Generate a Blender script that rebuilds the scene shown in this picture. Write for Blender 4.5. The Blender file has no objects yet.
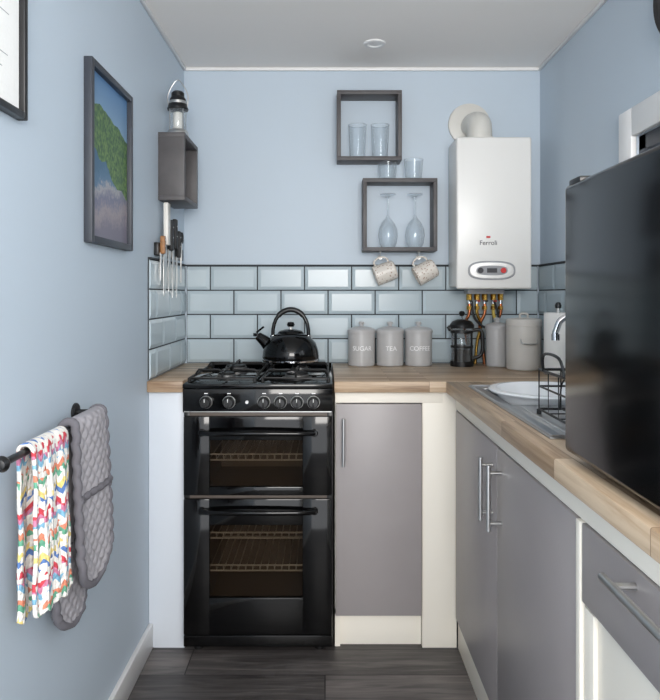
import bpy, bmesh, math, random
from mathutils import Vector, Matrix
random.seed(4)
scene = bpy.context.scene
try:
    scene.view_settings.view_transform = 'Standard'
except Exception:
    pass

# ------------------------------------------------------------------ materials
def lin(c):
    return tuple(((x/255)/12.92 if x/255 <= 0.04045 else ((x/255+0.055)/1.055)**2.4) for x in c)+(1,)

def mat(name, col, rough=0.5, metal=0.0, spec=0.5, bump=0.0, bscale=40, coat=0.0, vary=0.0, vscale=6, emis=0, stretch=None):
    m = bpy.data.materials.new(name); m.use_nodes = True
    nt = m.node_tree; p = nt.nodes['Principled BSDF']
    p.inputs['Base Color'].default_value = lin(col)
    p.inputs['Roughness'].default_value = rough
    p.inputs['Metallic'].default_value = metal
    p.inputs['Specular IOR Level'].default_value = spec
    p.inputs['Coat Weight'].default_value = coat
    if bump or vary:
        tc = nt.nodes.new('ShaderNodeTexCoord'); mp = nt.nodes.new('ShaderNodeMapping')
        nt.links.new(tc.outputs['Object'], mp.inputs[0])
        if stretch: mp.inputs['Scale'].default_value = stretch
    if bump:
        n = nt.nodes.new('ShaderNodeTexNoise'); n.inputs['Scale'].default_value = bscale; n.inputs['Detail'].default_value = 4
        b = nt.nodes.new('ShaderNodeBump'); b.inputs['Strength'].default_value = bump; b.inputs['Distance'].default_value = 0.002
        nt.links.new(mp.outputs[0], n.inputs['Vector']); nt.links.new(n.outputs['Fac'], b.inputs['Height'])
        nt.links.new(b.outputs[0], p.inputs['Normal'])
    if vary:
        n = nt.nodes.new('ShaderNodeTexNoise'); n.inputs['Scale'].default_value = vscale; n.inputs['Detail'].default_value = 5
        r = nt.nodes.new('ShaderNodeValToRGB')
        r.color_ramp.elements[0].position = 0.3; r.color_ramp.elements[1].position = 0.7
        r.color_ramp.elements[0].color = lin(tuple(max(0, c*(1-vary)) for c in col))
        r.color_ramp.elements[1].color = lin(tuple(min(255, c*(1+vary)) for c in col))
        nt.links.new(mp.outputs[0], n.inputs['Vector']); nt.links.new(n.outputs['Fac'], r.inputs[0])
        nt.links.new(r.outputs[0], p.inputs['Base Color'])
    return m

def wood_mat(name, cols, brick_w, brick_h, mortar, rot=0.0, rough=0.4, grain=(3, 60, 60), mortar_size=0.001, bump=0.1, contrast=.28):
    m = bpy.data.materials.new(name); m.use_nodes = True
    nt = m.node_tree; p = nt.nodes['Principled BSDF']; p.inputs['Roughness'].default_value = rough
    tc = nt.nodes.new('ShaderNodeTexCoord'); mp = nt.nodes.new('ShaderNodeMapping')
    mp.inputs['Rotation'].default_value = (0, 0, rot)
    nt.links.new(tc.outputs['Object'], mp.inputs[0])
    br = nt.nodes.new('ShaderNodeTexBrick'); br.inputs['Scale'].default_value = 1
    br.inputs['Brick Width'].default_value = brick_w; br.inputs['Row Height'].default_value = brick_h
    br.inputs['Mortar Size'].default_value = mortar_size; br.offset = 0.37
    br.inputs['Color1'].default_value = (0, 0, 0, 1); br.inputs['Color2'].default_value = (1, 1, 1, 1)
    br.inputs['Mortar'].default_value = (0.5, 0.5, 0.5, 1); br.inputs['Bias'].default_value = 0
    nt.links.new(mp.outputs[0], br.inputs['Vector'])
    m2 = nt.nodes.new('ShaderNodeMapping'); m2.inputs['Scale'].default_value = grain
    nt.links.new(mp.outputs[0], m2.inputs[0])
    ad = nt.nodes.new('ShaderNodeVectorMath'); ad.operation = 'MULTIPLY_ADD'
    ad.inputs[1].default_value = (7, 7, 7)
    nt.links.new(br.outputs['Color'], ad.inputs[0]); nt.links.new(m2.outputs[0], ad.inputs[2])
    n = nt.nodes.new('ShaderNodeTexNoise'); n.inputs['Scale'].default_value = 1; n.inputs['Detail'].default_value = 7; n.inputs['Roughness'].default_value = 0.6
    n.inputs['Distortion'].default_value = 0.6
    nt.links.new(ad.outputs[0], n.inputs['Vector'])
    mx = nt.nodes.new('ShaderNodeMath'); mx.operation = 'MULTIPLY_ADD'; mx.inputs[1].default_value = contrast
    nt.links.new(br.outputs['Color'], mx.inputs[0])
    nt.links.new(n.outputs['Fac'], mx.inputs[2])
    sb = nt.nodes.new('ShaderNodeMath'); sb.operation = 'SUBTRACT'; sb.inputs[1].default_value = contrast/2
    nt.links.new(mx.outputs[0], sb.inputs[0])
    r = nt.nodes.new('ShaderNodeValToRGB'); e = r.color_ramp.elements
    e[0].position = 0.25; e[0].color = lin(cols[0]); e[1].position = 0.75; e[1].color = lin(cols[2])
    k = e.new(0.5); k.color = lin(cols[1])
    nt.links.new(sb.outputs[0], r.inputs[0])
    mc = nt.nodes.new('ShaderNodeMix'); mc.data_type = 'RGBA'
    mc.inputs[7].default_value = lin(mortar)
    nt.links.new(br.outputs['Fac'], mc.inputs[0]); nt.links.new(r.outputs[0], mc.inputs[6])
    nt.links.new(mc.outputs[2], p.inputs['Base Color'])
    b = nt.nodes.new('ShaderNodeBump'); b.inputs['Strength'].default_value = bump; b.inputs['Distance'].default_value = 0.002
    nt.links.new(n.outputs['Fac'], b.inputs['Height']); nt.links.new(b.outputs[0], p.inputs['Normal'])
    return m

def thin_glass(name, tint=(250, 252, 253), edge=(235, 240, 244), base=0.07, power=0.3, top=0.75, diffuse=0.5):
    m = bpy.data.materials.new(name); m.use_nodes = True; nt = m.node_tree
    for n in list(nt.nodes): nt.nodes.remove(n)
    o = nt.nodes.new('ShaderNodeOutputMaterial'); t = nt.nodes.new('ShaderNodeBsdfTransparent'); t.inputs[0].default_value = lin(tint)
    g = nt.nodes.new('ShaderNodeBsdfGlossy'); g.inputs['Roughness'].default_value = 0.05; g.inputs['Color'].default_value = lin(edge)
    d = nt.nodes.new('ShaderNodeBsdfDiffuse'); d.inputs['Color'].default_value = lin(edge)
    gd = nt.nodes.new('ShaderNodeMixShader'); gd.inputs[0].default_value = diffuse
    nt.links.new(g.outputs[0], gd.inputs[1]); nt.links.new(d.outputs[0], gd.inputs[2])
    lw = nt.nodes.new('ShaderNodeLayerWeight'); lw.inputs['Blend'].default_value = power
    mr = nt.nodes.new('ShaderNodeMapRange'); mr.inputs[3].default_value = base; mr.inputs[4].default_value = top
    nt.links.new(lw.outputs['Facing'], mr.inputs[0])
    mx = nt.nodes.new('ShaderNodeMixShader')
    nt.links.new(mr.outputs[0], mx.inputs[0]); nt.links.new(t.outputs[0], mx.inputs[1]); nt.links.new(gd.outputs[0], mx.inputs[2])
    nt.links.new(mx.outputs[0], o.inputs[0])
    return m

M = {}
M['wall'] = mat('wall_paint_blue', (190, 203, 215), 0.5, bump=0.06, bscale=60)
M['ceil'] = mat('ceiling_paint', (244, 240, 236), 0.8)
M['white'] = mat('white_gloss_paint', (238, 237, 236), 0.35)
M['filler'] = mat('filler_panel_white', (216, 222, 230), 0.4)
M['cream'] = mat('cream_laminate', (246, 240, 228), 0.45)
M['grey'] = mat('cabinet_grey', (156, 150, 150), 0.38, vary=0.015)
M['steel'] = mat('brushed_steel', (205, 204, 202), 0.32, 1.0)
M['rack'] = mat('oven_rack_steel', (210, 205, 198), 0.35, 0.5)
M['sinksteel'] = mat('sink_steel', (190, 191, 193), 0.3, 1.0, bump=0.05, bscale=120)
M['chrome'] = mat('chrome', (215, 215, 218), 0.08, 1.0)
M['tile'] = mat('tile_glaze_blue', (180, 194, 201), 0.22, coat=0.0)
M['grout'] = mat('tile_grout_dark', (58, 62, 66), 0.9)
M['blackgloss'] = mat('black_gloss', (7, 7, 8), 0.08, spec=0.4)
M['fridgeblk'] = mat('fridge_black', (8, 9, 10), 0.14, spec=.4, bump=0.04, bscale=25)
M['blacksatin'] = mat('black_satin', (18, 18, 19), 0.35)
M['castiron'] = mat('cast_iron', (14, 14, 15), 0.5, bump=0.2, bscale=200)
M['enamel'] = mat('oven_enamel', (112, 102, 94), 0.4)
M['ovenglass'] = thin_glass('oven_glass', (222, 216, 208), (90, 90, 90), 0.03, 0.2, .6, 0)
M['glass'] = thin_glass('drinking_glass')
M['shelf'] = mat('shelf_charcoal', (82, 79, 80), 0.5, vary=0.06, vscale=20)
M['frame'] = mat('frame_dark', (54, 58, 66), 0.45)
M['blackframe'] = mat('frame_black', (22, 22, 24), 0.4)
M['ceramic'] = mat('canister_cream', (182, 181, 181), 0.3)
M['tincream'] = mat('tin_cream', (204, 200, 194), 0.35)
M['text'] = mat('lettering_white', (240, 240, 240), 0.5)
M['textdk'] = mat('lettering_dark', (50, 50, 55), 0.5)
M['red'] = mat('logo_red', (200, 40, 40), 0.4)
M['boiler'] = mat('boiler_white', (232, 231, 228), 0.3)
M['boilergrey'] = mat('boiler_grey', (150, 152, 156), 0.35)
M['copper'] = mat('copper', (196, 120, 80), 0.25, 1.0)
M['brass'] = mat('brass', (200, 160, 80), 0.25, 1.0)
M['yellow'] = mat('gas_hose', (205, 180, 90), 0.5)
M['flue'] = mat('flue_white', (212, 210, 204), 0.4)
M['paper'] = mat('paper_white', (240, 240, 238), 0.8, bump=0.3, bscale=150)
M['plastic'] = mat('white_plastic', (236, 238, 240), 0.25)
M['coffee'] = mat('coffee_dark', (20, 16, 14), 0.15)
M['knifew'] = mat('knife_handle_white', (225, 222, 215), 0.35)
M['woodh'] = mat('wood_handle', (160, 112, 70), 0.5, vary=0.1, vscale=60)
M['rubber'] = mat('dark_rubber', (30, 30, 32), 0.6)
M['quilt'] = mat('oven_glove_grey', (158, 155, 160), 0.9, bump=0.4, bscale=400)
M['binding'] = mat('oven_glove_binding', (104, 102, 108), 0.9)
M['burner'] = mat('burner_alu', (130, 130, 130), 0.4, 0.8)
OAK = [(138, 112, 88), (180, 154, 126), (206, 184, 158)]
M['counterx'] = wood_mat('worktop_oak_x', OAK, 0.35, 0.04, (134, 108, 84), contrast=.36)
M['countery'] = wood_mat('worktop_oak_y', OAK, 0.35, 0.04, (134, 108, 84), rot=math.pi/2, contrast=.36)
M['floor'] = wood_mat('floor_vinyl_plank', [(50, 47, 47), (82, 78, 77), (116, 110, 107)], 1.2, 0.15, (38, 36, 37), rough=0.45, grain=(4, 45, 45), mortar_size=0.002, bump=0.25)

# mug
m = mat('mug_patterned', (225, 218, 208), 0.25); M['mug'] = m
nt = m.node_tree; p = nt.nodes['Principled BSDF']
tc = nt.nodes.new('ShaderNodeTexCoord'); v = nt.nodes.new('ShaderNodeTexVoronoi'); v.inputs['Scale'].default_value = 90
r = nt.nodes.new('ShaderNodeValToRGB'); r.color_ramp.elements[0].position = 0.22; r.color_ramp.elements[0].color = lin((180, 160, 146)); r.color_ramp.elements[1].position = 0.34; r.color_ramp.elements[1].color = lin((222, 216, 208))
nt.links.new(tc.outputs['Object'], v.inputs['Vector']); nt.links.new(v.outputs['Distance'], r.inputs[0]); nt.links.new(r.outputs[0], p.inputs['Base Color'])

# crochet: zig-zag knitted bands with cream bobbles
m = mat('crochet_rainbow', (225, 218, 208), 0.95); M['crochet'] = m
nt = m.node_tree; p = nt.nodes['Principled BSDF']
def N(t, **kw):
    n_ = nt.nodes.new(t)
    for k_, v_ in kw.items(): setattr(n_, k_, v_)
    return n_
def mth(op, a, b_=None, c_=None):
    n_ = N('ShaderNodeMath', operation=op)
    for i_, q in enumerate((a, b_, c_)):
        if q is None: continue
        if isinstance(q, (int, float)): n_.inputs[i_].default_value = q
        else: nt.links.new(q, n_.inputs[i_])
    return n_.outputs[0]
tc = N('ShaderNodeTexCoord'); sx = N('ShaderNodeSeparateXYZ'); nt.links.new(tc.outputs['Object'], sx.inputs[0])
zig = mth('PINGPONG', mth('MULTIPLY', sx.outputs['Y'], 1.0), .0125)
zz = mth('ADD', sx.outputs['Z'], mth('MULTIPLY', zig, 1.1))
fr = mth('FRACT', mth('MULTIPLY', zz, 1/.115))
r = N('ShaderNodeValToRGB'); r.color_ramp.interpolation = 'CONSTANT'
cols = [(206, 70, 82), (236, 230, 222), (92, 126, 184), (232, 208, 130), (236, 232, 226), (104, 168, 140), (226, 140, 112), (236, 232, 226), (130, 180, 208), (206, 130, 160)]
e = r.color_ramp.elements
e[0].position = 0; e[0].color = lin(cols[0]); e[1].position = .1; e[1].color = lin(cols[1])
for i in range(2, 10):
    k = e.new(i/10); k.color = lin(cols[i])
nt.links.new(fr, r.inputs[0])
v = N('ShaderNodeTexVoronoi'); v.inputs['Scale'].default_value = 1; v.inputs['Randomness'].default_value = 0.35
mp = N('ShaderNodeMapping'); mp.inputs['Scale'].default_value = (10, 130, 100); nt.links.new(tc.outputs['Object'], mp.inputs[0]); nt.links.new(mp.outputs[0], v.inputs['Vector'])
sp = N('ShaderNodeSeparateColor'); nt.links.new(v.outputs['Color'], sp.inputs[0])
gt = mth('GREATER_THAN', sp.outputs[0], .62)
mc = N('ShaderNodeMix', data_type='RGBA'); mc.inputs[7].default_value = lin((238, 234, 228))
nt.links.new(gt, mc.inputs[0]); nt.links.new(r.outputs[0], mc.inputs[6]); nt.links.new(mc.outputs[2], p.inputs['Base Color'])
b = N('ShaderNodeBump'); b.invert = True; b.inputs['Strength'].default_value = 0.9; b.inputs['Distance'].default_value = 0.004
nt.links.new(v.outputs['Distance'], b.inputs['Height']); nt.links.new(b.outputs[0], p.inputs['Normal'])

# painting: cliff over a pebble beach
m = mat('landscape_painting', (120, 150, 170), 0.5); M['art'] = m
nt = m.node_tree; p = nt.nodes['Principled BSDF']
tc = N('ShaderNodeTexCoord'); sx = N('ShaderNodeSeparateXYZ'); nt.links.new(tc.outputs['Object'], sx.inputs[0])
n1 = N('ShaderNodeTexNoise'); n1.inputs['Scale'].default_value = 9; n1.inputs['Detail'].default_value = 3; nt.links.new(tc.outputs['Object'], n1.inputs['Vector'])
n2 = N('ShaderNodeTexNoise'); n2.inputs['Scale'].default_value = 90; n2.inputs['Detail'].default_value = 6; nt.links.new(tc.outputs['Object'], n2.inputs['Vector'])
zf = mth('DIVIDE', mth('SUBTRACT', sx.outputs['Z'], 1.36), .41)
yf_ = mth('DIVIDE', mth('SUBTRACT', sx.outputs['Y'], 1.67), .315)
# shore line slopes down to the far side; hill top slopes down towards far side
base_ = mth('ADD', zf, mth('MULTIPLY', mth('SUBTRACT', n1.outputs['Fac'], .5), .22))
hill = mth('ADD', base_, mth('MULTIPLY', yf_, .30))
beach = mth('ADD', base_, mth('MULTIPLY', yf_, -.10))
beach = mth('ADD', beach, mth('MULTIPLY', mth('SUBTRACT', n2.outputs['Fac'], .5), .16))
rb = N('ShaderNodeValToRGB'); e = rb.color_ramp.elements
e[0].position = 0; e[0].color = lin((120, 116, 130)); e[1].position = .55; e[1].color = lin((66, 104, 140))
for ps, c in [(.1, (156, 146, 150)), (.18, (112, 116, 138)), (.26, (168, 164, 168)), (.3, (90, 122, 150)), (.4, (74, 108, 134))]:
    k = e.new(ps); k.color = lin(c)
nt.links.new(beach, rb.inputs[0])
rg = N('ShaderNodeValToRGB'); e = rg.color_ramp.elements
e[0].position = .3; e[0].color = lin((44, 74, 60)); e[1].position = .7; e[1].color = lin((124, 148, 84))
k = e.new(.5); k.color = lin((78, 112, 66))
nt.links.new(n2.outputs['Fac'], rg.inputs[0])
sky = N('ShaderNodeValToRGB'); e = sky.color_ramp.elements
e[0].position = .6; e[0].color = lin((140, 168, 190)); e[1].position = 1; e[1].color = lin((88, 128, 170)); nt.links.new(zf, sky.inputs[0])
mA = N('ShaderNodeMix', data_type='RGBA'); nt.links.new(mth('GREATER_THAN', hill, .56), mA.inputs[0]); nt.links.new(rb.outputs[0], mA.inputs[6]); nt.links.new(rg.outputs[0], mA.inputs[7])
mB = N('ShaderNodeMix', data_type='RGBA'); nt.links.new(mth('GREATER_THAN', mth('ADD', base_, mth('MULTIPLY', yf_, .12)), .84), mB.inputs[0]); nt.links.new(mA.outputs[2], mB.inputs[6]); nt.links.new(sky.outputs[0], mB.inputs[7])
nt.links.new(mB.outputs[2], p.inputs['Base Color'])

# ------------------------------------------------------------------ builder
class B:
    def __init__(s, name):
        s.name = name; s.bm = bmesh.new(); s.mats = []
    def add(s, tb, material, mtx=None):
        if material not in s.mats: s.mats.append(material)
        i = s.mats.index(material)
        if mtx is not None: bmesh.ops.transform(tb, matrix=mtx, verts=tb.verts)
        for f in tb.faces: f.material_index = i; f.smooth = True
        me = bpy.data.meshes.new('tmp'); tb.to_mesh(me); tb.free(); s.bm.from_mesh(me); bpy.data.meshes.remove(me)
    def box(s, x0, x1, y0, y1, z0, z1, material, bev=0.0, mtx=None, seg=2):
        tb = bmesh.new(); bmesh.ops.create_cube(tb, size=1)
        bmesh.ops.transform(tb, matrix=Matrix.Translation(((x0+x1)/2, (y0+y1)/2, (z0+z1)/2)) @ Matrix.Diagonal((abs(x1-x0), abs(y1-y0), abs(z1-z0), 1)), verts=tb.verts)
        if bev: bmesh.ops.bevel(tb, geom=list(tb.edges), offset=bev, segments=seg, affect='EDGES', profile=0.5)
        s.add(tb, material, mtx)
    def lathe(s, prof, c, material, seg=40, mtx=None, axis='Z'):
        tb = bmesh.new(); rings = []
        for r, z in prof:
            if r < 1e-6: rings.append([tb.verts.new((0, 0, z))])
            else: rings.append([tb.verts.new((r*math.cos(2*math.pi*i/seg), r*math.sin(2*math.pi*i/seg), z)) for i in range(seg)])
        for a, b in zip(rings, rings[1:]):
            for i in range(seg):
                j = (i+1) % seg
                if len(a) == 1 and len(b) == 1: continue
                if len(a) == 1: tb.faces.new((a[0], b[i], b[j]))
                elif len(b) == 1: tb.faces.new((a[i], a[j], b[0]))
                else: tb.faces.new((a[i], a[j], b[j], b[i]))
        bmesh.ops.recalc_face_normals(tb, faces=tb.faces)
        rot = Matrix.Identity(4)
        if axis == 'X': rot = Matrix.Rotation(math.pi/2, 4, 'Y')
        if axis == '-X': rot = Matrix.Rotation(-math.pi/2, 4, 'Y')
        if axis == 'Y': rot = Matrix.Rotation(-math.pi/2, 4, 'X')
        if axis == '-Y': rot = Matrix.Rotation(math.pi/2, 4, 'X')
        t = Matrix.Translation(c) @ rot
        s.add(tb, material, (mtx @ t) if mtx is not None else t)
    def cyl(s, c, r, h, material, axis='Z', bev=0.0, r2=None, seg=32, mtx=None):
        r2 = r if r2 is None else r2
        pr = [(0, 0), (r-bev, 0)] + ([(r, bev)] if bev else []) + ([(r2, h-bev)] if bev else []) + [(r2-bev, h), (0, h)]
        s.lathe(pr, c, material, seg, mtx, axis)
    def tube(s, pts, r, material, seg=10, sm=0, closed=False, mtx=None, radii=None):
        P = [Vector(p) for p in pts]
        if sm:
            Q = []; n = len(P); rng = n if closed else n-1
            for i in range(rng):
                p0 = P[(i-1) % n] if (closed or i > 0) else P[0]; p1 = P[i]; p2 = P[(i+1) % n]; p3 = P[(i+2) % n] if (closed or i+2 < n) else P[-1]
                for k in range(sm):
                    t = k/sm
                    Q.append(0.5*((2*p1)+(-p0+p2)*t+(2*p0-5*p1+4*p2-p3)*t*t+(-p0+3*p1-3*p2+p3)*t**3))
            if not closed: Q.append(P[-1])
            P = Q
        n = len(P); tb = bmesh.new(); rings = []; nv = None
        for i in range(n):
            if closed: d = (P[(i+1) % n]-P[i-1])
            else: d = P[min(i+1, n-1)]-P[max(i-1, 0)]
            d.normalize()
            if nv is None:
                nv = d.orthogonal().normalized()
            else:
                nv = (nv-d*nv.dot(d))
                nv = nv.normalized() if nv.length > 1e-6 else d.orthogonal().normalized()
            bn = d.cross(nv); rr = r if radii is None else radii[0]+(radii[1]-radii[0])*i/(n-1)
            rings.append([tb.verts.new(P[i]+(nv*math.cos(2*math.pi*k/seg)+bn*math.sin(2*math.pi*k/seg))*rr) for k in range(seg)])
        pairs = list(zip(rings, rings[1:])) + ([(rings[-1], rings[0])] if closed else [])
        for a, b in pairs:
            for k in range(seg):
                j = (k+1) % seg; tb.faces.new((a[k], a[j], b[j], b[k]))
        if not closed:
            tb.faces.new(rings[0][::-1]); tb.faces.new(rings[-1])
        bmesh.ops.recalc_face_normals(tb, faces=tb.faces)
        s.add(tb, material, mtx)
    def prism(s, poly, w0, w1, material, fn, bev=0):
        tb = bmesh.new()
        a = [tb.verts.new(fn(u, v, w0)) for u, v in poly]; b = [tb.verts.new(fn(u, v, w1)) for u, v in poly]
        tb.faces.new(a[::-1]); tb.faces.new(b)
        for i in range(len(poly)):
            j = (i+1) % len(poly); tb.faces.new((a[i], a[j], b[j], b[i]))
        bmesh.ops.recalc_face_normals(tb, faces=tb.faces)
        if bev: bmesh.ops.bevel(tb, geom=list(tb.edges), offset=bev, segments=2, affect='EDGES')
        s.add(tb, material)
    def grid(s, fn, nu, nv, material):
        tb = bmesh.new(); g = [[tb.verts.new(fn(i/nu, j/nv)) for j in range(nv+1)] for i in range(nu+1)]
        for i in range(nu):
            for j in range(nv): tb.faces.new((g[i][j], g[i+1][j], g[i+1][j+1], g[i][j+1]))
        s.add(tb, material)
    def text(s, body, size, material, mtx, extrude=0.001, bend=0):
        cu = bpy.data.curves.new('t', 'FONT'); cu.body = body; cu.size = size; cu.extrude = extrude; cu.align_x = 'CENTER'; cu.align_y = 'CENTER'
        ob = bpy.data.objects.new('t', cu); scene.collection.objects.link(ob); bpy.context.view_layer.update()
        me = bpy.data.meshes.new_from_object(ob.evaluated_get(bpy.context.evaluated_depsgraph_get()))
        tb = bmesh.new(); tb.from_mesh(me); bpy.data.objects.remove(ob); bpy.data.curves.remove(cu); bpy.data.meshes.remove(me)
        if bend:
            for v_ in tb.verts:
                a = v_.co.x/bend; rr = bend+v_.co.z; v_.co.x = rr*math.sin(a); v_.co.z = rr*math.cos(a)-bend
        s.add(tb, material, mtx)
    def done(s, angle=35, solid=0.0):
        me = bpy.data.meshes.new(s.name); s.bm.to_mesh(me); s.bm.free()
        for m_ in s.mats: me.materials.append(m_)
        me.set_sharp_from_angle(angle=math.radians(angle))
        ob = bpy.data.objects.new(s.name, me); scene.collection.objects.link(ob)
        if solid:
            md = ob.modifiers.new('Solidify', 'SOLIDIFY'); md.thickness = solid; md.offset = 0
        return ob

XL, XR, YB, ZC = -0.60, 0.915, 2.83, 2.166
YF = -1.0
TEXTFRONT = Matrix.Rotation(math.pi/2, 4, 'X')

# ------------------------------------------------------------------ shell
b = B('floor'); b.box(XL-.05, XR+.05, YF, YB+.05, -.05, 0, M['floor']); b.done()
b = B('ceiling'); b.box(XL-.05, XR+.05, YF, YB+.05, ZC, ZC+.05, M['ceil']); b.done()
b = B('wall_left'); b.box(XL-.05, XL, YF, YB+.05, 0, ZC, M['wall']); b.done()
b = B('wall_back'); b.box(XL, XR, YB, YB+.05, 0, ZC, M['wall']); b.done()
WY0, WY1, WZ0, WZ1 = 1.15, 1.95, 1.05, 1.665
b = B('wall_right')
b.box(XR, XR+.08, YF, WY0, 0, ZC, M['wall']); b.box(XR, XR+.08, WY1, YB+.05, 0, ZC, M['wall'])
b.box(XR, XR+.08, WY0, WY1, 0, WZ0, M['wall']); b.box(XR, XR+.08, WY0, WY1, WZ1, ZC, M['wall']); b.done()
b = B('window_1')
t = .085
b.box(XR-.018, XR, WY1, WY1+t, WZ0-t, WZ1+t, M['white'], .004); b.box(XR-.018, XR, WY0-t, WY0, WZ0-t, WZ1+t, M['white'], .004)
b.box(XR-.018, XR, WY0, WY1, WZ1, WZ1+t, M['white'], .004); b.box(XR-.03, XR, WY0, WY1, WZ0-.03, WZ0, M['white'], .004)
for a in ((WY0, WY0+.045, WZ0, WZ1), (WY1-.045, WY1, WZ0, WZ1), (WY0, WY1, WZ0, WZ0+.045), (WY0, WY1, WZ1-.045, WZ1), (1.53, 1.57, WZ0, WZ1)):
    b.box(XR+.005, XR+.06, a[0], a[1], a[2], a[3], M['frame'], .003)
b.box(XR+.03, XR+.036, WY0+.04, WY1-.04, WZ0+.04, WZ1-.04, M['glass'])
b.done()
b = B('baseboard_left'); b.box(XL, XL+.016, YF, 2.26, 0, .085, M['white'], .004); b.done()
b = B('trim_1'); b.box(XL, XR, YB-.012, YB, ZC-.014, ZC, M['white'], .003); b.done()
b = B('trim_2'); b.box(XL, XL+.012, YF, YB-.012, ZC-.014, ZC, M['white'], .003); b.done()
b = B('trim_3'); b.box(XR-.012, XR, YF, YB-.012, ZC-.014, ZC, M['white'], .003); b.done()

# ------------------------------------------------------------------ tiles
def tiles(width, fn, first_half=True, base=0.912):
    b = B('metro_tile_splashback')
    H = .1027; W = .2; g = .0026
    top = base+4*H
    b.prism([(0, base), (width, base), (width, top), (0, top)], 0.0005, .004, M['grout'], fn)
    b.prism([(0, top), (width, top), (width, top+.006), (0, top+.006)], 0.0005, .011, M['grout'], fn)
    for row in range(4):
        z0 = top-(row+1)*H; z1 = z0+H
        u = -W/2 if (row % 2 == 0) == first_half else 0
        while u < width-.004:
            u0, u1 = max(u, 0)+g, min(u+W, width)-g
            if u1-u0 > .01:
                tb = bmesh.new(); bv = .013
                i0 = u0+(bv if u >= 0 else 0); i1 = u1-(bv if u+W <= width+.001 else 0)
                if i1-i0 < .004: i0, i1 = u0, u1
                zz0, zz1 = z0+g, z1-g
                A = [tb.verts.new(fn(*q, .004)) for q in ((u0, zz0), (u1, zz0), (u1, zz1), (u0, zz1))]
                Bq = [tb.verts.new(fn(*q, .006)) for q in ((u0, zz0), (u1, zz0), (u1, zz1), (u0, zz1))]
                C = [tb.verts.new(fn(*q, .0105)) for q in ((i0, zz0+bv), (i1, zz0+bv), (i1, zz1-bv), (i0, zz1-bv))]
                for P, Q in ((A, Bq), (Bq, C)):
                    for k in range(4): tb.faces.new((P[k], P[(k+1) % 4], Q[(k+1) % 4], Q[k]))
                tb.faces.new(C); bmesh.ops.recalc_face_normals(tb, faces=tb.faces)
                b.add(tb, M['tile'])
            u += W
    b.done(angle=10)
tiles(XR-XL-.026, lambda u, v, w: (XL+.013+u, YB-w, v))
tiles(YB-2.25, lambda u, v, w: (XL+w, YB-u, v), first_half=False)
tiles(YB-2.10, lambda u, v, w: (XR-w, YB-u, v), first_half=False)

# ------------------------------------------------------------------ worktops and cabinets
CT, CB = .91, .872
b = B('kitchen_worktop')
b.box(XL+.001, -.478, 2.235, YB-.001, CB, CT, M['counterx'], .003)
b.box(.031, XR-.001, 2.23, YB-.001, CB, CT, M['counterx'], .003)
HX0, HX1, HY0, HY1 = .485, .785, 1.73, 2.03
b.box(.406, HX0, .5, 2.23, CB, CT, M['countery'], .003)
b.box(HX1, XR-.001, .5, 2.23, CB, CT, M['countery'], .003)
b.box(HX0-.004, HX1+.004, .5, HY0, CB, CT, M['countery'], .003)
b.box(HX0-.004, HX1+.004, HY1, 2.23, CB, CT, M['countery'], .003)
b.done()

def bar_handle(b, p0, p1, out, r=.0055):
    p0 = Vector(p0); p1 = Vector(p1); out = Vector(out)
    b.tube([p0+out, p1+out], r, M['steel'], 12)
    d = (p1-p0).normalized()
    L = (p1-p0).length
    for q in (p0+d*L*.12, p1-d*L*.12): b.tube([q, q+out], r*.8, M['steel'], 10)

b = B('filler_panel'); b.box(XL+.001, -.478, 2.262, 2.28, 0.0, CB-.001, M['filler'], .001); b.done()
b = B('base_cabinet')
b.box(.034, .052, 2.272, YB-.02, .0, CB-.001, M['cream']); b.box(.034, .455, 2.272, YB-.02, .11, .128, M['cream'])
b.box(.034, .40, 2.258, 2.272, .834, CB-.001, M['cream'], .001)
b.box(.034, .33, 2.285, 2.30, 0, .11, M['cream'], .001)
b.box(.331, .448, 2.262, 2.285, 0, CB-.001, M['cream'], .001)
b.box(.036, .328, 2.25, 2.268, .114, .831, M['grey'], .002)
bar_handle(b, (.062, 2.25, .628), (.062, 2.25, .786), (0, -.032, 0))
b.done()
b = B('base_cabinet')
b.box(.452, .475, .5, 2.26, 0, .11, M['cream'], .001)
b.box(.445, .46, .5, 2.26, .812, CB-.001, M['cream'], .001)
b.box(.46, .90, .5, 2.26, .11, .128, M['cream'])
b.box(.46, .90, .5, .518, .128, CB-.001, M['cream']); b.box(.46, .90, 1.142, 1.16, .128, CB-.001, M['cream']); b.box(.46, .90, 2.242, 2.26, .128, CB-.001, M['cream'])
b.box(.438, .46, 1.144, 1.162, .11, .81, M['cream'], .001)
b.box(.44, .459, 1.705, 2.238, .112, .81, M['grey'], .002)
b.box(.44, .459, 1.166, 1.701, .112, .81, M['grey'], .002)
b.box(.44, .459, .52, 1.140, .675, .81, M['grey'], .002)
b.box(.452, .465, .52, 1.140, .112, .668, M['cream'], .002)
b.box(.444, .452, 1.10, 1.140, .112, .668, M['cream'], .001)
bar_handle(b, (.44, 1.745, .61), (.44, 1.745, .775), (-.032, 0, 0), .006)
bar_handle(b, (.44, 1.66, .61), (.44, 1.66, .775), (-.032, 0, 0), .006)
bar_handle(b, (.44, .70, .787), (.44, .975, .787), (-.034, 0, 0), .0065)
b.done()

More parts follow.
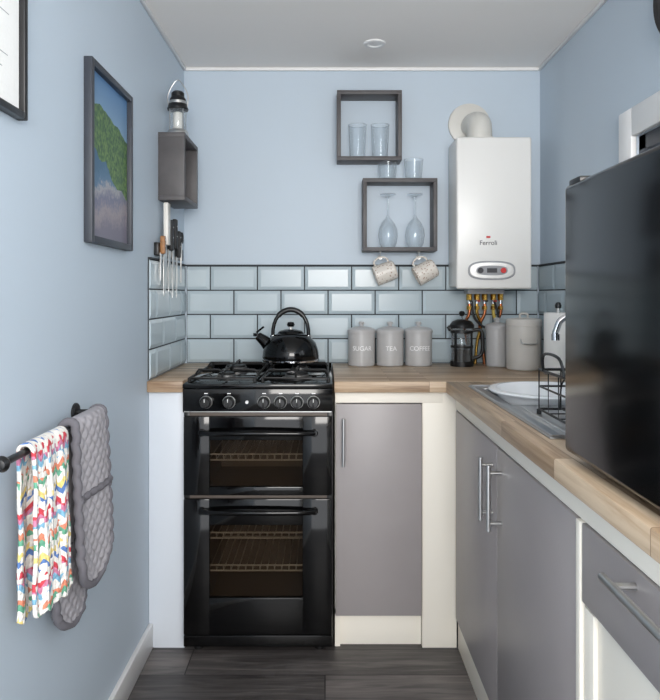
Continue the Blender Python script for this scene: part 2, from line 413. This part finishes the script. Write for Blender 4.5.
# ------------------------------------------------------------------ gas cooker
b = B('gas_cooker')
x0, x1 = -.475, .027; yf = 2.217; BG = M['blackgloss']; EN = M['enamel']
b.box(x0, x0+.02, 2.237, 2.79, .03, .895, M['blacksatin'], .002); b.box(x1-.02, x1, 2.237, 2.79, .03, .895, M['blacksatin'], .002)
b.box(x0+.02, x1-.02, 2.60, 2.615, .03, .80, EN); b.box(x0, x1, 2.77, 2.79, .03, .895, M['blacksatin'])
b.box(x0+.02, x1-.02, 2.24, 2.6, .03, .13, EN); b.box(x0+.02, x1-.02, 2.24, 2.6, .505, .53, EN); b.box(x0+.02, x1-.02, 2.24, 2.6, .79, .81, EN)
for z_a, z_b in ((.13, .505), (.53, .79)):
    b.box(x0+.02, x0+.07, 2.24, 2.6, z_a, z_b, EN); b.box(x1-.07, x1-.02, 2.24, 2.6, z_a, z_b, EN)
# hob
b.box(x0, x1, 2.212, 2.795, .888, .904, BG, .004)
b.box(x0, x1, 2.775, 2.795, .90, .918, BG, .003)
# fascia
b.box(x0, x1, yf, 2.24, .808, .887, BG, .003)
b.box(x0+.005, x1-.005, yf-.001, yf, .8095, .812, M['steel'])
for px in (206, 229, 264, 280.5, 297, 313.5):
    kx = (px-325)/300; kz = .843
    b.cyl((kx, yf, kz), .0215, .006, M['steel'], '-Y', .001)
    b.cyl((kx, yf-.005, kz), .020, .022, M['blacksatin'], '-Y', .003, .0175)
    b.box(kx-.003, kx+.003, yf-.034, yf-.02, kz-.016, kz+.016, M['blacksatin'], .0015)
    b.box(kx-.001, kx+.001, yf-.0355, yf-.033, kz+.004, kz+.015, M['text'])
    b.box(kx-.006, kx+.006, yf-.0006, yf, kz+.027, kz+.030, M['text'])
kx = (247-325)/300; b.cyl((kx, yf, .843), .006, .006, M['steel'], '-Y', .001, seg=16)
# doors
def door(z0, z1, wz0, wz1, hz):
    wx0, wx1 = -.385, -.075
    b.box(x0+.003, wx0, yf, 2.236, z0, z1, BG, .003); b.box(wx1, x1-.003, yf, 2.236, z0, z1, BG, .003)
    b.box(wx0-.003, wx1+.003, yf, 2.236, z0, wz0, BG, .003); b.box(wx0-.003, wx1+.003, yf, 2.236, wz1, z1, BG, .003)
    b.box(wx0, wx1, yf+.003, yf+.006, wz0, wz1, M['ovenglass'])
    pts = []
    for i in range(21):
        t_ = i/20; xx = -.41+.375*t_; pts.append((xx, yf-.012-.028*math.sin(math.pi*t_)**.5, hz+.004*math.sin(math.pi*t_)))
    b.tube(pts, .0085, BG, 12)
    for q in (0, -1): b.cyl((pts[q][0], yf, hz), .012, .016, BG, '-Y', .003, seg=20)
    rz = [wz0+.07, (wz0+wz1)/2+.06] if z1-z0 > .3 else [(wz0+wz1)/2]
    for rzz in rz:
        for yy in (2.27, 2.59): b.tube([(-.40, yy, rzz), (-.045, yy, rzz)], .003, M['rack'], 6)
        for k in range(15):
            xx = -.395+k*.0247; b.tube([(xx, 2.262, rzz+.020), (xx, 2.27, rzz+.002), (xx, 2.59, rzz+.002)], .0019, M['rack'], 6)
        b.tube([(-.40, 2.26, rzz+.022), (-.045, 2.26, rzz+.022)], .003, M['rack'], 6)
door(.531, .795, .56, .715, .742)
door(.066, .519, .19, .432, .482)
b.box(x0+.003, x1-.003, yf+.002, 2.24, .026, .063, BG, .002)
for fx in (x0+.045, x1-.045):
    for fy in (2.27, 2.74): b.cyl((fx, fy, 0), .018, .03, M['blacksatin'], seg=16)
# burners & pan supports
for (bx, by, br) in ((-.35, 2.37, .032), (-.35, 2.62, .042), (-.10, 2.37, .042), (-.10, 2.62, .032)):
    b.cyl((bx, by, .904), br+.012, .004, M['burner'], bev=.001); b.cyl((bx, by, .908), br, .010, M['burner'], bev=.002); b.cyl((bx, by, .918), br-.003, .007, M['castiron'], bev=.002)
ZG = .934
for gx in (-.35, -.10):
    a0, a1, c0, c1 = gx-.112, gx+.112, 2.265, 2.74
    b.tube([(a0, c0, ZG-.018), (a1, c0, ZG-.018), (a1, c1, ZG-.018), (a0, c1, ZG-.018)], .0045, M['castiron'], 8, closed=True)
    for by in (2.37, 2.62):
        for k in range(4):
            dx, dy = [(1, 0), (-1, 0), (0, 1), (0, -1)][k]
            ex = gx+dx*.112; ey = by+dy*(.105 if dy < 0 else .115)
            b.tube([(ex, ey, ZG-.018), (ex-dx*.012, ey-dy*.012, ZG), (gx+dx*.025, by+dy*.025, ZG)], .004, M['castiron'], 8)
    for cx in (a0, a1):
        for cy in (c0, c1): b.cyl((cx, cy, .904), .006, .014, M['castiron'], seg=10)
    b.tube([(a0, 2.495, ZG-.018), (a1, 2.495, ZG-.018)], .0045, M['castiron'], 8)
b.done()

# ------------------------------------------------------------------ kettle
b = B('whistling_kettle')
kc = (-.134, 2.60, ZG+.0042)
b.lathe([(0, 0), (.098, 0), (.107, .006), (.111, .02), (.108, .045), (.098, .075), (.077, .10), (.052, .112), (.05, .116), (.044, .122), (.02, .128), (0, .129)], kc, BG, 48)
b.cyl((kc[0], kc[1], kc[2]+.126), .007, .014, M['steel'], seg=16); b.lathe([(0, 0), (.012, 0), (.016, .008), (.011, .018), (0, .02)], (kc[0], kc[1], kc[2]+.138), BG, 20)
b.lathe([(.109, 0), (.1125, .002), (.1125, .008), (.109, .01)], (kc[0], kc[1], kc[2]+.004), M['chrome'], 48)
b.tube([(kc[0]-.07, kc[1], kc[2]+.05), (kc[0]-.10, kc[1], kc[2]+.08), (kc[0]-.13, kc[1], kc[2]+.103)], .02, BG, 16, sm=5, radii=(.032, .015))
b.cyl((kc[0]-.130, kc[1], kc[2]+.101), .017, .012, BG, seg=16)
b.tube([(kc[0]-.134, kc[1], kc[2]+.115), (kc[0]-.105, kc[1], kc[2]+.138)], .004, BG, 8)
hp = []
for i in range(17):
    a = math.pi*(i/16); hp.append((kc[0]-.07*math.cos(a), kc[1], kc[2]+.10+.105*math.sin(a)**.8))
b.tube(hp, .0075, BG, 12)
b.tube(hp[4:13], .0105, M['blacksatin'], 12)
for sx_ in (-1, 1): b.cyl((kc[0]+sx_*.07, kc[1], kc[2]+.085), .011, .02, M['chrome'], seg=16)
b.done()

# ------------------------------------------------------------------ canisters
def canister(word, px, Y=2.74, r=.055, h=.145, mt='ceramic', name='storage_canister', X=None):
    s_ = 665/Y; X = (px-325)/s_ if X is None else X
    b = B(name)
    b.lathe([(0, 0), (r-.004, 0), (r, .004), (r, h), (r-.003, h)], (X, Y, CT), M[mt], 48)
    b.lathe([(r-.003, h), (r+.002, h), (r+.003, h+.004), (r+.003, h+.014), (r-.002, h+.019), (r*.6, h+.026), (.012, h+.029), (.008, h+.03), (.008, h+.036), (.013, h+.042), (.01, h+.048), (0, h+.049)][:], (X, Y, CT), M[mt], 48)
    if word:
        b.text(word, .026, M['text'], Matrix.Translation((X, Y-r, CT+h*.55)) @ TEXTFRONT, .0008, bend=r)
    b.done()
canister('SUGAR', 361.5, h=.132); canister('TEA', 390, h=.132); canister('COFFEE', 418.5, h=.132)
canister('', 0, Y=2.705, r=.045, h=.15, X=.700, mt='ceramic')
b = B('bread_crock')
X, Y = .777, 2.6
b.lathe([(0, 0), (.062, 0), (.066, .004), (.066, .17), (.068, .172), (.068, .192), (.064, .197), (.03, .201), (0, .202)], (X, Y, CT), M['tincream'], 48)
b.tube([(X-.015, Y, CT+.2), (X-.013, Y, CT+.216), (X+.013, Y, CT+.216), (X+.015, Y, CT+.2)], .004, M['tincream'], 8, sm=4)
b.tube([(X-.03, Y-.062, CT+.12), (X-.025, Y-.075, CT+.105), (X+.025, Y-.075, CT+.105), (X+.03, Y-.062, CT+.12)], .003, M['steel'], 8, sm=4)
b.done()
b = B('paper_towel_roll')
X, Y = .852, 2.43
b.cyl((X, Y, CT), .052, .01, M['steel'], bev=.003); b.lathe([(.02, .01), (.05, .01), (.05, .225), (.02, .225), (.02, .01)], (X, Y, CT), M['paper'], 40)
b.cyl((X, Y, CT+.01), .006, .235, M['steel'], seg=16); b.lathe([(0, 0), (.01, .002), (.012, .012), (.008, .022), (0, .025)], (X, Y, CT+.24), M['blacksatin'], 20)
b.done()

# ------------------------------------------------------------------ french press
b = B('french_press')
X, Y = .56, 2.72; r = .043
b.lathe([(0, .012), (r, .012), (r, .15), (r+.004, .158)], (X, Y, CT), M['glass'], 40)
b.lathe([(0, .016), (r-.004, .016), (r-.004, .07), (0, .07)], (X, Y, CT), M['coffee'], 32)
b.lathe([(r+.004, 0), (r+.004, .022), (r+.001, .022), (r+.001, .006), (0, .006), (0, 0), (r+.004, 0)], (X, Y, CT), M['blacksatin'], 40)
for zz in (.075, .135): b.lathe([(r+.001, zz), (r+.003, zz), (r+.003, zz+.01), (r+.001, zz+.01), (r+.001, zz)], (X, Y, CT), M['blacksatin'], 40)
for k in range(4):
    a = math.pi/4+k*math.pi/2; b.box(-.006, .006, r+.001, r+.004, 0.01, .145, M['blacksatin'], .001, Matrix.Translation((X, Y, CT)) @ Matrix.Rotation(a, 4, 'Z'))
b.lathe([(r+.006, .155), (r+.007, .168), (r-.004, .182), (.02, .19), (0, .191)], (X, Y, CT), M['blacksatin'], 40)
b.lathe([(0, .155), (r+.006, .155)], (X, Y, CT), M['blacksatin'], 40)
b.cyl((X, Y, CT+.188), .003, .02, M['chrome'], seg=10); b.lathe([(0, 0), (.009, .002), (.013, .012), (.009, .02), (0, .023)], (X, Y, CT+.203), M['blacksatin'], 20)
b.tube([(X+r, Y, CT+.145), (X+r+.03, Y-.004, CT+.147), (X+r+.04, Y-.006, CT+.12), (X+r+.036, Y-.005, CT+.05), (X+r, Y, CT+.03)], .0075, M['blacksatin'], 12, sm=6)
b.tube([(X-r-.002, Y, CT+.15), (X-r-.015, Y, CT+.162)], .009, M['blacksatin'], 10, radii=(.012, .007))
b.done()

# ------------------------------------------------------------------ boiler
b = B('combi_boiler')
bx0, bx1, by0, bz0, bz1 = .523, .82, 2.638, 1.224, 1.827
b.box(bx0, bx1, by0+.012, YB-.013, bz0+.01, bz1, M['boiler'], .006)
b.box(bx0+.04, bx1-.04, YB-.02, YB-.0005, 1.34, bz1-.03, M['boilergrey'])
b.box(bx0-.001, bx1+.001, by0, by0+.02, bz0, bz1+.001, M['boiler'], .009, seg=3)
cx = (491.5-325)/252; cz = 1.2+(295-270.5)/252
def oval(hw, hh, n=40, e=.7):
    return [(cx+hw*math.copysign(abs(math.cos(2*math.pi*i/n))**e, math.cos(2*math.pi*i/n)), cz+hh*math.copysign(abs(math.sin(2*math.pi*i/n))**e, math.sin(2*math.pi*i/n))) for i in range(n)]
fy = lambda u, v, w: (u, by0-w, v)
b.prism(oval(.094, .038), -.002, .003, M['boilergrey'], fy); b.prism(oval(.086, .031), .0, .006, M['steel'], fy); b.prism(oval(.062, .019), 0, .008, M['boilergrey'], fy)
b.prism([(cx-.02, cz-.009), (cx+.02, cz-.009), (cx+.02, cz+.009), (cx-.02, cz+.009)], 0, .0095, M['textdk'], fy)
for q in (-.045, .045): b.cyl((cx+q, by0-.006, cz), .011, .006, M['red'] if q > 0 else M['textdk'], '-Y', .001, seg=20)
b.text('Ferroli', .026, M['textdk'], Matrix.Translation((.648, by0, 1.2+52/252)) @ TEXTFRONT, .0012)
b.box(.640, .656, by0-.001, by0, 1.426, 1.434, M['red'])
# flue
b.lathe([(0, 0), (.088, 0), (.09, .004), (.088, .012), (.07, .016), (0, .016)], ((469-325)/235, YB, 1.2+(295-125)/235), M['flue'], 48, axis='-Y')
fx, fz = .625, 1.2+(295-124)/240
b.tube([(fx, YB-.01, fz), (fx, YB-.05, fz), (fx+.01, YB-.085, fz-.01), (fx+.01, YB-.1, fz-.04), (fx+.01, YB-.1, bz1-.01)], .05, M['flue'], 28, sm=6)
b.lathe([(.05, 0), (.06, 0), (.06, .014), (.05, .014)], (fx+.01, YB-.1, bz1), M['flue'], 36)
# pipes
yy = 2.765
b.box(.585, .735, 2.72, 2.80, bz0-.02, bz0+.012, M['boilergrey'], .003)
for i, (px_, mm, kind) in enumerate(((.60, M['copper'], 1), (.632, M['brass'], 2), (.664, M['copper'], 1), (.70, M['yellow'], 2), (.73, M['copper'], 0))):
    b.cyl((px_, yy, bz0-.045), .012, .03, M['brass'], seg=6); b.cyl((px_, yy, bz0-.06), .009, .018, M['chrome'], seg=16)
    if kind: b.box(px_-.004, px_+.004, yy-.045, yy-.008, bz0-.052, bz0-.045, M['rubber'] if kind == 1 else M['red'], .002)
    w = .018*(1 if i % 2 else -1)
    b.tube([(px_, yy, bz0-.05), (px_, yy, bz0-.10), (px_+w, yy+.01, bz0-.15), (px_+w*.3, yy+.02, bz0-.22), (px_-w*.2, yy+.02, CT+.001)], .0065, mm, 12, sm=6)
    b.cyl((px_, yy, bz0-.085), .011, .015, M['brass'], seg=6)
b.tube([(.70, yy-.012, bz0-.05), (.715, yy-.02, bz0-.12), (.67, yy-.02, bz0-.16), (.62, yy-.01, bz0-.12), (.61, yy, bz0-.05)], .005, M['rubber'], 10, sm=6)
b.done()

# ------------------------------------------------------------------ box shelves
SY = 2.73
def boxshelf(px0, px1, py0, py1):
    s_ = 665/SY
    xa, xb = (px0-325)/s_, (px1-325)/s_; zb, za = 1.2+(295-py0)/s_, 1.2+(295-py1)/s_; t = .016
    b = B('box_shelf'); S = M['shelf']
    b.box(xa, xb, SY, YB, za, za+t, S, .001); b.box(xa, xb, SY, YB, zb-t, zb, S, .001)
    b.box(xa, xa+t, SY, YB, za+t, zb-t, S, .001); b.box(xb-t, xb, SY, YB, za+t, zb-t, S, .001)
    return b, (xa, xb, za, zb, t)
b, s1 = boxshelf(337, 402, 90, 160); b.done()
b, s2 = boxshelf(363, 437.5, 178, 251)
mugx = [(381-325)/243.5+.0, (420-325)/243.5]
MY = 2.768
for mxx in mugx:
    b.cyl((mxx, MY, s2[2]-.004), .006, .004, M['steel'], seg=12)
    b.tube([(mxx, MY, s2[2]), (mxx, MY, s2[2]-.014), (mxx-.010, MY, s2[2]-.022), (mxx, MY, s2[2]-.032), (mxx+.009, MY, s2[2]-.024)], .0018, M['steel'], 8, sm=5)
b.done()
# left wall shelf
b = B('box_shelf'); S = M['shelf']; t = .016
ya, yb, za, zb = 2.39, 2.64, 1.542, 1.786
b.box(XL, -.505, ya, yb, za, za+t, S, .001); b.box(XL, -.505, ya, yb, zb-t, zb, S, .001); b.box(XL, -.505, ya, ya+t, za+t, zb-t, S, .001); b.box(XL, -.505, yb-t, yb, za+t, zb-t, S, .001)
b.done()

def tumbler(X, z, r=.035, h=.13, Y=2.785):
    b = B('drinking_glass')
    r0 = r*.82
    seg = 48; prof = [(0, .001), (r0, .001), (r0+.001, .008), (r, h)]
    tb = bmesh.new(); rings = []
    for k, (rr, zz) in enumerate(prof[1:]):
        rings.append([tb.verts.new((X+rr*(1+(.035*(i % 4 < 2) if k == 1 else .0))*math.cos(2*math.pi*i/seg), Y+rr*(1+(.035*(i % 4 < 2) if k == 1 else .0))*math.sin(2*math.pi*i/seg), z+zz)) for i in range(seg)])
    for a, c_ in zip(rings, rings[1:]):
        for i in range(seg): tb.faces.new((a[i], a[(i+1) % seg], c_[(i+1) % seg], c_[i]))
    tb.faces.new(rings[0][::-1]); b.add(tb, M['glass'])
    b.tube([(X+r*math.cos(2*math.pi*i/32), Y+r*math.sin(2*math.pi*i/32), z+h) for i in range(32)], .0013, M['glass'], 6, closed=True)
    b.cyl((X, Y, z), r0*.95, .006, M['glass'], seg=32)
    b.done()
for px_ in (357.5, 380): tumbler((px_-325)/(665/2.785), s1[2]+s1[4], .038, .14, 2.783)
for px_ in (387.5, 413.5): tumbler((px_-325)/(665/2.785), s2[3], .040, .085, 2.783)
def wine(X, z, Y=2.78):
    b = B('wine_glass')
    pr = [(.028, 0.0005), (.036, .02), (.041, .05), (.038, .08), (.026, .105), (.012, .122), (.0045, .135), (.004, .19), (.005, .212), (.014, .219), (.033, .223), (.033, .225), (0, .226)]
    b.lathe(pr, (X, Y, z), M['glass'], 40)
    b.tube([(X+.028*math.cos(2*math.pi*i/32), Y+.028*math.sin(2*math.pi*i/32), z+.001) for i in range(32)], .001, M['glass'], 6, closed=True)
    b.done()
for px_ in (388, 415): wine((px_-325)/(665/2.78), s2[2]+s2[4])

def mug(X, zt, tilt):
    b = B('coffee_mug')
    ct, st = math.cos(tilt), math.sin(tilt)
    R = Matrix(((st, 0, -ct, 0), (0, 1, 0, 0), (ct, 0, st, 0), (0, 0, 0, 1)))
    hx = .066
    off = R @ Vector((hx-.0045, 0, .045))
    T = Matrix.Translation((X-off.x, MY, zt-off.z)) @ R
    b.lathe([(0, 0), (.032, 0), (.038, .005), (.041, .03), (.042, .088), (.0405, .09), (.039, .088), (.038, .03), (.034, .008), (0, .007)], (0, 0, 0), M['mug'], 40, mtx=T)
    b.tube([(.040, 0, .074), (.055, 0, .076), (hx, 0, .058), (hx, 0, .036), (.054, 0, .02), (.039, 0, .018)], .0042, M['mug'], 10, sm=6, mtx=T)
    b.done()
mug(mugx[0]+.0, s2[2]-.030, math.radians(-20)); mug(mugx[1], s2[2]-.030, math.radians(-28))

# ------------------------------------------------------------------ lantern on left shelf
b = B('camping_lantern')
X, Y, Z = -.553, 2.50, .786+1.0
b.lathe([(0, 0), (.036, 0), (.04, .004), (.04, .022), (.036, .03), (.03, .034)], (X, Y, Z), M['steel'], 36)
b.lathe([(.028, .034), (.031, .04), (.031, .105), (.028, .112)], (X, Y, Z), M['glass'], 36)
b.cyl((X, Y, Z+.034), .018, .066, M['knifew'], bev=.004, seg=20)
for k in range(4):
    a = math.pi/4+k*math.pi/2; b.tube([(X+.035*math.cos(a), Y+.035*math.sin(a), Z+.03), (X+.035*math.cos(a), Y+.035*math.sin(a), Z+.113)], .002, M['steel'], 6)
b.lathe([(0, .108), (.038, .108), (.04, .113), (.036, .12), (.03, .15), (.024, .158), (.024, .172), (.018, .178), (0, .18)], (X, Y, Z), M['blacksatin'], 36)
b.lathe([(.0305, .128), (.034, .128), (.034, .14), (.0305, .14)], (X, Y, Z), M['steel'], 36)
b.tube([(X-.035, Y, Z+.12), (X-.036, Y, Z+.17), (X, Y, Z+.222), (X+.036, Y, Z+.17), (X+.035, Y, Z+.12)], .002, M['steel'], 8, sm=8)
b.done()

# ------------------------------------------------------------------ knife rack
b = B('magnetic_knife_rack')
b.box(XL, XL+.016, 2.33, 2.74, 1.34, 1.385, M['blacksatin'], .002)
b.done()
def knife(y, zt, hl, bl, w, hm):
    b = B('kitchen_knife'); x = XL+.0175
    b.prism([(y-w/2, zt-hl), (y+w/2, zt-hl), (y+w/2, zt-hl-bl*.55), (y+w*.1, zt-hl-bl*.9), (y-w*.45, zt-hl-bl), (y-w/2, zt-hl-bl*.6)], 0, .002, M['steel'], lambda u, v, q: (x+q, u, v))
    b.box(x-.001, x+.016, y-w*.4, y+w*.4, zt-hl-.004, zt, hm, .004)
    for k in (.25, .6): b.cyl((x+.015, y, zt-hl*k), .003, .002, M['steel'], 'X', seg=10)
    b.done()
knife(2.42, 1.535, .15, .19, .052, M['knifew']); knife(2.485, 1.48, .11, .16, .032, M['rubber']); knife(2.55, 1.49, .11, .19, .034, M['rubber'])
knife(2.61, 1.45, .10, .16, .026, M['rubber']); knife(2.36, 1.41, .06, .10, .026, M['woodh'])
b = B('kitchen_scissors')
x = XL+.020
for sg in (-1, 1):
    b.tube([(x, 2.68+sg*.016+.013*math.cos(a*math.pi/6), 1.43+.02*math.sin(a*math.pi/6)) for a in range(12)], .004, M['rubber'], 8, closed=True)
    b.prism([(2.68+sg*.012, 1.412), (2.68+sg*.004, 1.412), (2.68-sg*.008, 1.25), (2.68-sg*.004, 1.25)], -.002+sg*.001, .001+sg*.001, M['steel'], lambda u, v, q: (x+q, u, v))
b.done()

# ------------------------------------------------------------------ pictures
b = B('framed_painting')
ya, yb, za, zb = 1.652, 2.005, 1.332, 1.795; t = .018
b.box(XL, XL+.022, ya, ya+t, za, zb, M['frame'], .002); b.box(XL, XL+.022, yb-t, yb, za, zb, M['frame'], .002)
b.box(XL, XL+.022, ya+t, yb-t, za, za+t, M['frame'], .002); b.box(XL, XL+.022, ya+t, yb-t, zb-t, zb, M['frame'], .002)
b.box(XL, XL+.008, ya+t, yb-t, za+t, zb-t, M['art']); b.done()
b = B('framed_print')
ya, yb, za, zb = .98, 1.30, 1.54, 1.97; t = .014
b.box(XL, XL+.02, ya, ya+t, za, zb, M['blackframe'], .002); b.box(XL, XL+.02, yb-t, yb, za, zb, M['blackframe'], .002)
b.box(XL, XL+.02, ya+t, yb-t, za, za+t, M['blackframe'], .002); b.box(XL, XL+.02, ya+t, yb-t, zb-t, zb, M['blackframe'], .002)
b.box(XL, XL+.008, ya+t, yb-t, za+t, zb-t, M['paper'])
for k in range(12):
    b.box(XL+.008, XL+.0084, ya+.05+random.random()*.03, yb-.05-random.random()*.05, zb-.09-k*.026, zb-.0885-k*.026, M['boilergrey'])
b.done()
b = B('wall_clock')
b.lathe([(0, 0), (.125, 0), (.13, .006), (.13, .03), (.122, .036), (.112, .03), (.11, .012), (0, .012)], (XR, 1.66, 1.976), M['blackframe'], 56, axis='-X')
b.lathe([(0, .0122), (.109, .0122)], (XR, 1.66, 1.976), M['paper'], 40, axis='-X')
b.box(XR-.018, XR-.015, 1.658, 1.662, 1.976, 2.05, M['blackframe']); b.box(XR-.018, XR-.015, 1.605, 1.66, 1.974, 1.978, M['blackframe'])
b.done()
b = B('ceiling_downlight')
b.lathe([(0, -.003), (.024, -.003), (.028, -.007), (.04, -.005), (.043, 0), (0, 0)], (.19, 2.55, ZC), M['white'], 40); b.done()

# ------------------------------------------------------------------ fridge
b = B('mini_fridge')
F = M['fridgeblk']
b.box(.468, .88, .685, 1.165, .926, 1.385, F, .006)
b.box(.42, .462, .68, 1.17, .926, 1.392, F, .010, seg=4)
b.box(.461, .469, .69, 1.16, .935, 1.38, M['rubber'])
b.box(.425, .50, 1.11, 1.16, 1.388, 1.40, M['blacksatin'], .003)
b.box(.418, .4205, .70, .76, 1.33, 1.345, M['steel'], .001)
for fx in (.49, .85):
    for fyy in (.72, 1.12): b.cyl((fx, fyy, CT), .014, .018, M['rubber'], seg=16)
b.done()

# ------------------------------------------------------------------ sink
b = B('inset_sink')
SS = M['sinksteel']; px0, px1, py0, py1 = .452, .87, 1.335, 2.10; z0, z1 = CT, CT+.004
b.box(px0, HX0, py0, py1, z0, z1, SS, .0015); b.box(HX1, px1, py0, py1, z0, z1, SS, .0015)
b.box(HX0-.003, HX1+.003, py0, HY0, z0, z1, SS, .0015); b.box(HX0-.003, HX1+.003, HY1, py1, z0, z1, SS, .0015)
b.tube([(px0+.006, py0+.006, z1), (px1-.006, py0+.006, z1), (px1-.006, py1-.006, z1), (px0+.006, py1-.006, z1)], .004, SS, 8, closed=True)
for k in range(9): b.tube([(.50+k*.04, 1.37, z1-.001), (.50+k*.04, 1.69, z1-.001)], .004, SS, 8)
for (a0, a1, c0, c1) in ((HX0+.001, HX0+.003, HY0+.001, HY1-.001), (HX1-.003, HX1-.001, HY0+.001, HY1-.001), (HX0+.001, HX1-.001, HY0+.001, HY0+.003), (HX0+.001, HX1-.001, HY1-.003, HY1-.001)):
    b.box(a0, a1, c0, c1, .76, z1-.001, SS)
b.box(HX0+.001, HX1-.001, HY0+.001, HY1-.001, .757, .760, SS)
b.done()
b = B('washing_up_bowl')
c = (.635, 1.88, .761)
b.lathe([(0, 0), (.10, 0), (.112, .006), (.142, .15), (.146, .164), (.165, .166), (.168, .170), (.166, .174), (.147, .175), (.139, .166), (.108, .012), (0, .005)], c, M['plastic'], 56); b.done()
b = B('sink_tap')
X, Y = .835, 1.88
b.cyl((X, Y, z1), .024, .012, M['chrome'], bev=.003); b.cyl((X, Y, z1+.01), .017, .06, M['chrome'], bev=.003)
b.tube([(X, Y, z1+.06), (X, Y, 1.09), (X-.02, Y, 1.125), (X-.09, Y, 1.145), (X-.16, Y, 1.135), (X-.182, Y, 1.10), (X-.183, Y, 1.085)], .009, M['chrome'], 14, sm=6)
b.cyl((X-.183, Y, 1.072), .0115, .018, M['chrome'], seg=18)
b.tube([(X, Y, z1+.045), (X, Y-.05, z1+.07)], .006, M['chrome'], 10)
b.done()
b = B('dish_drying_rack')
K = M['blacksatin']; rx0, rx1, ry0, ry1 = .515, .83, 1.40, 1.60; zb = z1+.012
for zz, rr in ((zb, .003), (zb+.055, .0025), (zb+.095, .0035)):
    b.tube([(rx0, ry0, zz), (rx1, ry0, zz), (rx1, ry1, zz), (rx0, ry1, zz)], rr, K, 8, closed=True)
for k in range(7):
    x = rx0+(rx1-rx0)*k/6
    b.tube([(x, ry0, zb+.095), (x, ry0, zb), (x, ry1, zb), (x, ry1, zb+.095)], .0016, K, 6)
for k in range(4):
    y = ry0+(ry1-ry0)*k/3
    b.tube([(rx0, y, zb+.095), (rx0, y, zb), (rx1, y, zb), (rx1, y, zb+.095)], .0016, K, 6)
    b.tube([(rx0+.05, y, zb), (rx0+.055, y, zb+.06), (rx0+.075, y, zb+.075), (rx0+.095, y, zb+.06), (rx0+.10, y, zb)], .002, K, 6, sm=4)
b.tube([(rx0, ry0+.03, zb+.095), (rx0-.005, ry0+.05, zb+.135), (rx0-.005, ry1-.05, zb+.135), (rx0, ry1-.03, zb+.095)], .0035, K, 8, sm=5)
for cx_ in (rx0, rx1):
    for cy_ in (ry0, ry1): b.cyl((cx_, cy_, z1), .006, .012, K, seg=12)
b.done()

# ------------------------------------------------------------------ towel rail + textiles
RX, RZ = -.535, .92
b = B('towel_rail')
b.tube([(RX, 1.09, RZ), (RX, 1.60, RZ)], .0065, M['blacksatin'], 14)
for yy in (1.10, 1.59):
    b.cyl((XL, yy, RZ), .022, .008, M['blacksatin'], 'X', .002); b.tube([(XL+.005, yy, RZ), (RX, yy, RZ)], .007, M['blacksatin'], 12)
    b.lathe([(0, -.014), (.010, -.010), (.014, 0), (.010, .010), (0, .014)], (RX, yy, RZ), M['blacksatin'], 20, axis='Y')
b.done()

def drape(v, zf, zw, r, ff, fw):
    Lw = RZ-zw; Lf = RZ-zf; La = math.pi*r; L = Lw+Lf+La; d = v*L
    if d < Lw:
        k = 1-d/Lw; return RX-r-fw*k, zw+d, d
    if d < Lw+La:
        a = (d-Lw)/r; return RX-r*math.cos(a), RZ+r*math.sin(a), min(d, L-d)
    k = (d-Lw-La)/Lf; return RX+r+ff*k, RZ-(d-Lw-La), L-d

def glove_fn(off=0):
    yc, hw = 1.478, .088
    def f(u, v):
        x, z, e = drape(v, .565, .475, .015, .008, .008)
        R = .085; w = hw
        if e < R: w = hw*max(0.12, math.sqrt(max(0, 1-((R-e)/R)**2)))
        y = yc+(u*2-1)*w
        q = abs(math.sin((y+z)*math.pi/.034))*abs(math.sin((y-z)*math.pi/.034))
        side = 1 if v > .5 else -1
        if v > .55 or v < .42: x += side*.005*q**.5 + side*.004*math.sin(y*30+z*8)
        return Vector((x, y, z))
    return f
b = B('oven_glove'); gf = glove_fn()
b.grid(gf, 50, 260, M['quilt'])
edge = [gf(0, i/160) for i in range(161)] + [gf(1, i/160) for i in range(160, -1, -1)]
b.tube(edge, .005, M['binding'], 8, closed=True)
for vv in (.22, .76):
    b.tube([gf(u/20, vv)+Vector((.004 if vv > .5 else -.003, 0, 0)) for u in range(21)], .004, M['binding'], 8)
b.done(angle=60, solid=.009)

def cro(u, v):
    x, z, e = drape(v, .635, .605, .013, .012, .006)
    y = 1.165+(.165*u)+(.04*(1-v))*1.0
    amp = min(1, abs(v-.5)*5)
    side = 1 if v > .5 else -1
    x += amp*(.005*math.sin(u*15+v*4) + .002*math.sin(u*37)) + (side*.004*amp)
    z += -.008*abs(math.sin(u*math.pi*5))*(1 if e < .02 else 0) - (.012*u if v > .5 else .0)*amp
    y += .003*math.sin(v*32)*amp
    return Vector((x, y, z))
b = B('crochet_towel'); b.grid(cro, 60, 200, M['crochet']); b.done(angle=70, solid=.006)

# ------------------------------------------------------------------ light
w = bpy.data.worlds.new('World'); scene.world = w; w.use_nodes = True
bg = w.node_tree.nodes['Background']; bg.inputs[0].default_value = (.93, .96, 1.0, 1); bg.inputs[1].default_value = 3.0
def area(name, loc, tgt, sx_, sy_, power, col):
    l = bpy.data.lights.new(name, 'AREA'); l.shape = 'RECTANGLE'; l.size = sx_; l.size_y = sy_; l.energy = power; l.color = col
    o = bpy.data.objects.new(name, l); scene.collection.objects.link(o); o.location = loc
    o.rotation_euler = (Vector(tgt)-Vector(loc)).to_track_quat('-Z', 'Y').to_euler(); return o
area('doorway_daylight', (.3, -.85, 1.6), (.05, 2.8, 1.15), 1.1, .9, 50, (1, .96, .91))

cam = bpy.data.cameras.new('Camera'); co = bpy.data.objects.new('Camera', cam); scene.collection.objects.link(co)
co.location = (0, 0, 1.2); co.rotation_euler = (math.pi/2, 0, 0)
cam.sensor_fit = 'HORIZONTAL'; cam.sensor_width = 36; cam.lens = 665/660*36
cam.shift_x = 5/660; cam.shift_y = -55/660; cam.clip_start = .02
scene.camera = co
